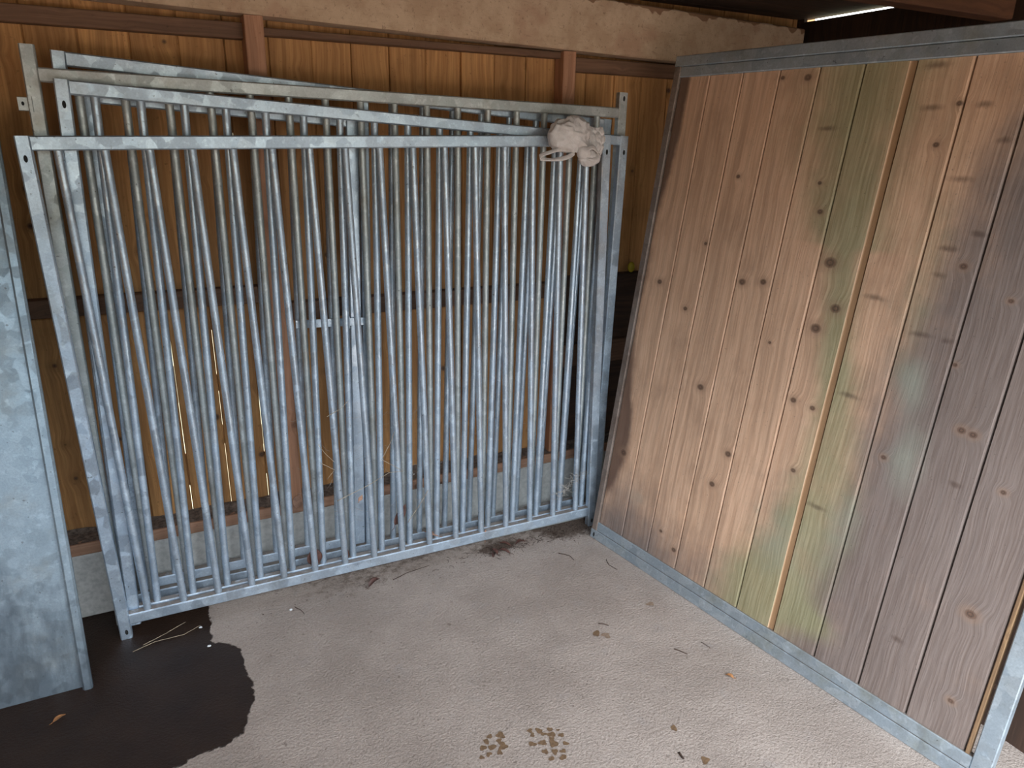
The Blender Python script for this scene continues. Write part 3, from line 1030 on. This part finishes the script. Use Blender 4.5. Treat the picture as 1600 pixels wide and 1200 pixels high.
h = math.pi / 2
leaf('orange dead leaf lying alone on the wet dark floor', (-0.449, 2.321, 0), 0.042, 0.020, 'leaf_orange', (0, 0, -1.0))
leaf('large dark brown leaf caught low behind the bars near the middle left', (0.462, 2.6985, 0.152), 0.090, 0.075, 'leaf_dark', (h, 0, 0.1), 0.05)
leaf('reddish brown pointed leaf hanging between bars right of the door post', (0.838, 2.6985, 0.262), 0.105, 0.050, 'leaf_dark', (h, 0.55, 0.1), 0.05)
leaf('pale tan rounded leaf resting on the sill beside the reddish post', (0.440, 2.865, 0.335), 0.062, 0.052, 'leaf_tan', (1.2, 0.2, -0.5), 0.1)
leaf('small red brown leaf behind the foremost bottom rail', (0.597, 2.6985, 0.128), 0.055, 0.026, 'leaf_dark', (h, 0.1, 0.3), 0.05)
leaf('brown leaf standing upright behind the bars in the right part', (1.04, 2.815, 0.175), 0.080, 0.060, 'leaf_dark', (h, -0.2, 0.1), 0.08)
leaf('tan leaf lying flat on the bottom rails under the upright brown leaf', (0.985, 2.715, 0.122), 0.070, 0.036, 'leaf_tan', (0.2, 0.1, 0.9), 0.08)
leaf('tan leaf hanging over the front of the foremost bottom rail', (1.229, 2.6615, 0.085), 0.055, 0.022, 'leaf_tan', (h, 0.1, 0.2), 0.02)
leaf('dark curled leaf on the floor in front of the foremost rail', (0.689, 2.62, 0), 0.066, 0.030, 'leaf_dark', (0.1, 0.1, -1.1), 0.35)
leaf('small brown leaf on the open floor near the wooden panel', (1.677, 1.529, 0), 0.030, 0.018, 'leaf_orange', (0.1, 0, 0.6), 0.3)
leaf('torn tan leaf stuck to a bar above the post', (0.660, 2.664, 0.398), 0.030, 0.022, 'leaf_tan', (h, 0.6, 0.1), 0.1)
for i, (px, py, a) in enumerate([(1.262, 2.628, 0.2), (1.33, 2.66, 1.0), (1.40, 2.64, 2.0), (1.245, 2.60, 2.6), (1.30, 2.605, 0.9)]):
    leaf(['dark leaf scrap at the left end of the litter heap', 'dark leaf scrap at the back of the litter heap by the rail', 'reddish leaf scrap at the right end of the litter heap', 'dark leaf scrap lying apart just left of the litter heap', 'leaf scrap at the front of the litter heap'][i],
         (px, py, 0), 0.05 + 0.012 * (i % 3), 0.026, 'leaf_dark', (0.15, 0.15, a), 0.25)

# twigs
def twig(label, pts, r, mat='twig', cat='twig', group='twigs on the floor', name='twig'):
    m = MB()
    P = [Vector(p) for p in pts]
    out = []
    for i in range(len(P) - 1):
        for t in range(4):
            q = P[i].lerp(P[i + 1], t / 4)
            out.append(q + Vector((0.0015 * noise.noise(q * 90), 0.0015 * noise.noise(q * 80 + Vector((3, 3, 3))), 0)))
    out.append(P[-1])
    m.tube(out, [r * (1 - 0.4 * i / len(out)) for i in range(len(out))], 6)
    b0 = out[0].copy()
    return tag(m.build(name, mat, None, b0), label, cat, group)


zf = 0.0022
twig('three pronged dark twig beside the two damp spots', [(1.415, 1.985, zf), (1.432, 1.973, zf), (1.444, 1.955, zf)], 0.0022)
twig('short dark twig on the open floor nearest the wooden panel', [(1.592, 1.735, zf), (1.606, 1.712, zf), (1.618, 1.690, zf)], 0.0022)
twig('thin straight twig standing out near the bottom right rail', [(1.712, 1.72, zf), (1.72, 1.68, zf)], 0.0014)
twig('thin dark twig on the floor left of the curled leaf', [(0.352, 2.60, zf), (0.372, 2.565, zf), (0.378, 2.535, zf)], 0.0016)
twig('long thin twig running right from the curled leaf', [(0.77, 2.615, zf), (0.84, 2.64, zf), (0.95, 2.655, zf)], 0.0016)
twig('curved twig on the floor in front of the dirt at right', [(1.53, 2.50, zf), (1.565, 2.46, zf), (1.565, 2.42, zf)], 0.0018)
twig('small stub of bark near the front right of the floor', [(1.292, 1.335, zf + 0.001), (1.29, 1.31, zf + 0.001)], 0.004)
twig('thin curved twig near the left end of the wooden panel', [(1.70, 2.36, zf), (1.688, 2.32, zf), (1.70, 2.27, zf)], 0.0015)

# straw
yS = 2.6605
GS = 'dry straw caught in the bars'
zz = lambda x, z: (x, 2.6672 + 0.012 * z - 0.0072 * x - 0.006, z)


def straw(label, pts):
    return twig(label, pts, 0.0012, 'straw', 'straw', GS, 'straw_stalk')


straw('longest straw stalk arching across the bars right of the door post', [zz(0.563, 0.405), zz(0.70, 0.452), zz(0.785, 0.490), zz(0.845, 0.485)])
straw('straw stalk slanting down to meet the arching stalk', [zz(0.755, 0.555), zz(0.845, 0.487)])
straw('upper straw stalk in the gap right of the reddish post', [zz(0.505, 0.665), zz(0.53, 0.62), zz(0.562, 0.58)])
straw('lower straw stalk bending back in the gap right of the reddish post', [zz(0.508, 0.585), zz(0.562, 0.545), zz(0.53, 0.51)])
straw('steep straw stalk rising right of the arching stalk', [zz(0.76, 0.56), zz(0.80, 0.63), zz(0.815, 0.67)])
straw('straw stalk standing above the reddish leaf', [zz(0.86, 0.24), zz(0.92, 0.32), zz(0.955, 0.375)])
straw('straw stalk above the second door bar beside a curl of web', [zz(0.545, 0.775), zz(0.60, 0.80), zz(0.635, 0.83)])
straw('straw stalk lying on the wet floor by the left foot', [(-0.20, 2.60, 0.003), (-0.12, 2.625, 0.012), (-0.05, 2.655, 0.02)])
straw('bent straw lying on the floor beside the left foot of the foremost panel', [(-0.235, 2.575, 0.003), (-0.16, 2.60, 0.005), (-0.06, 2.60, 0.004), (0.0, 2.63, 0.006)])

# cobweb strands
cw = MB()
r2 = random.Random(3)
for i in range(60):
    t = r2.random()
    p = Vector((1.60 + 0.14 * t + r2.uniform(-0.02, 0.02), 2.658 + r2.uniform(-0.004, 0.004), 0.20 + 0.10 * t + r2.uniform(-0.025, 0.02)))
    q = p + Vector((r2.uniform(-0.05, 0.05), r2.uniform(-0.004, 0.004), r2.uniform(-0.03, 0.035)))
    mid = (p + q) / 2 + Vector((0, -0.003, -0.006))
    cw.tube([p, mid, q], 0.0006, 4)
tag(cw.build('cobweb', 'web', None, (1.67, 2.655, 0.25)), 'dusty tangle of cobweb strands at the lower right end of the bars', 'cobweb', kind='stuff')
cw = MB()
for i in range(70):
    gx = r2.uniform(0.45, 1.55)
    gz = r2.choice([0.33, 0.45, 0.62, 0.75]) + r2.uniform(-0.06, 0.06)
    p = Vector((gx, 2.70 + r2.uniform(-0.002, 0.10), gz))
    q = p + Vector((r2.uniform(-0.11, 0.11), r2.uniform(-0.01, 0.01), r2.uniform(-0.06, 0.06)))
    cw.tube([p, (p + q) / 2 + Vector((0, 0, -0.008)), q], 0.0004, 4)
tag(cw.build('cobweb', 'web', None, (1.0, 2.75, 0.5)), 'fine cobweb strands strung between the lower halves of the bars', 'cobweb', kind='stuff')

# dirt and crumbs along the foot of the panels
dl = MB()
for i in range(900):
    t = r2.random()
    if t < 0.45:
        px, py = r2.gauss(1.70, 0.09), r2.gauss(2.69, 0.05)
    elif t < 0.75:
        px, py = r2.gauss(1.30, 0.08), r2.gauss(2.645, 0.025)
    else:
        px, py = r2.uniform(0.2, 1.75), 2.65 - abs(r2.gauss(0, 0.06))
    s = r2.uniform(0.0012, 0.004) * (1.5 if t < 0.45 else 1)
    c = Vector((px, py, s * 0.5))
    vs = [c + Vector((r2.uniform(-1, 1), r2.uniform(-1, 1), r2.uniform(-0.5, 0.7))) * s for _ in range(4)]
    dl.add(vs, [(0, 1, 2), (0, 2, 3), (0, 3, 1), (1, 3, 2)])
for i in range(120):
    px, py = r2.gauss(1.45, 0.22), r2.gauss(2.655, 0.03)
    a = r2.uniform(0, 6.3)
    L = r2.uniform(0.01, 0.04)
    p = Vector((px, py, 0.002))
    dl.tube([p, p + Vector((math.cos(a), math.sin(a), 0.1)) * L * 0.5, p + Vector((math.cos(a + 0.3), math.sin(a + 0.3), 0.0)) * L], 0.0007, 4)
tag(dl.build('dirt_litter', 'twig', None, (1.4, 2.66, 0)), 'dark dirt and crumbled litter along the foot of the bar panels', 'dirt', kind='stuff')

# white chips
for i, (px, py) in enumerate([(0.02, 2.49), (0.335, 2.585), (0.0, 2.62)]):
    m = MB()
    lobe(m, (px, py, 0.004), (0.008, 0.006, 0.005), 10, 8, amp=0.004, sc=120)
    tag(m.build('stone_chip', 'white', None, (px, py, 0)), ['white stone chip at the notch in the edge of the wet patch', 'white stone chip on dry floor beside the thin twig', 'white stone chip at the wet edge under the bottom rail'][i], 'stone', 'white stone chips')

# yellow round thing on the middle rail
m = MB()
lobe(m, (2.150, 2.945, 1.226), (0.019, 0.015, 0.0265), 20, 14, amp=0.0006)
tag(m.build('yellow_cap', 'yellow', None, (2.15, 2.945, 1.20)), 'small yellow round object half hidden behind the edge of the wooden panel', 'cap')


# ------------------------------------------------------------------ damp marks on the floor
def blotches(name, label, cat, spots, mat, seed, group):
    rr = random.Random(seed)
    m = MB()
    for (bx, by, r) in spots:
        n = 18
        ph = [rr.uniform(0, 6.28) for _ in range(3)]
        am = [rr.uniform(0.08, 0.24) for _ in range(3)]
        ring = []
        for i in range(n):
            t = 2 * math.pi * i / n
            q = r * (0.95 + am[0] * math.sin(2 * t + ph[0]) + am[1] * math.sin(3 * t + ph[1]) + 0.5 * am[2] * math.sin(5 * t + ph[2]))
            ring.append((bx + q * math.cos(t), by + q * math.sin(t), 0.0011 + 0.00004 * len(m.f)))
        m.add(ring, [tuple(range(n))])
    return tag(m.build(name, mat, None, (spots[0][0], spots[0][1], 0.0)), label, cat, group)


P1 = [(0.7839, 1.6519, 0.0092), (0.8177, 1.6416, 0.0144), (0.766, 1.6374, 0.0102), (0.8038, 1.6222, 0.0102), (0.7463, 1.6186, 0.0111),
      (0.7728, 1.6087, 0.0121), (0.8059, 1.5985, 0.0152), (0.7522, 1.5881, 0.009), (0.786, 1.5803, 0.01), (0.7274, 1.5864, 0.0079)]
P2 = [(0.9119, 1.6173, 0.0093), (0.9382, 1.6048, 0.0114), (0.9448, 1.5869, 0.0093), (0.9727, 1.5943, 0.0094), (0.9678, 1.5731, 0.0124),
      (0.9958, 1.5804, 0.0052), (0.9106, 1.5974, 0.0082), (0.9945, 1.5574, 0.0093), (0.8935, 1.5653, 0.0112), (0.9253, 1.5558, 0.0122),
      (0.9553, 1.5386, 0.0153), (0.9587, 1.557, 0.0092), (0.9902, 1.522, 0.0092), (0.9154, 1.5212, 0.01), (0.9426, 1.5083, 0.011),
      (0.9674, 1.4992, 0.009), (0.9201, 1.4889, 0.0089), (0.9549, 1.4778, 0.0109)]
GF = 'damp brown marks on the floor'
blotches('damp_footprint', 'smaller left one of two blotchy brown damp footprints on the floor', 'footprint', P1, 'stain', 1, GF)
blotches('damp_footprint', 'larger right one of two blotchy brown damp footprints on the floor', 'footprint', P2, 'stain', 2, GF)
for (sx, sy, r, lab, mt_) in [(1.3748, 1.9377, 0.016, 'darker left one of the two damp spots side by side in mid floor', 'stain'),
                              (1.4024, 1.912, 0.017, 'fainter right one of the two damp spots side by side in mid floor', 'stain2'),
                              (1.3427, 1.4242, 0.0116, 'small damp brown spot alone right of the footprints', 'stain'),
                              (1.3488, 1.2789, 0.0140, 'round damp brown spot at the bottom right of the floor', 'stain'),
                              (1.681, 2.0023, 0.015, 'faint damp spot close to the bottom rail of the wooden panel', 'stain2')]:
    blotches('damp_spot', lab, 'stain', [(sx, sy, r)], mt_, int(sx * 1000), GF)
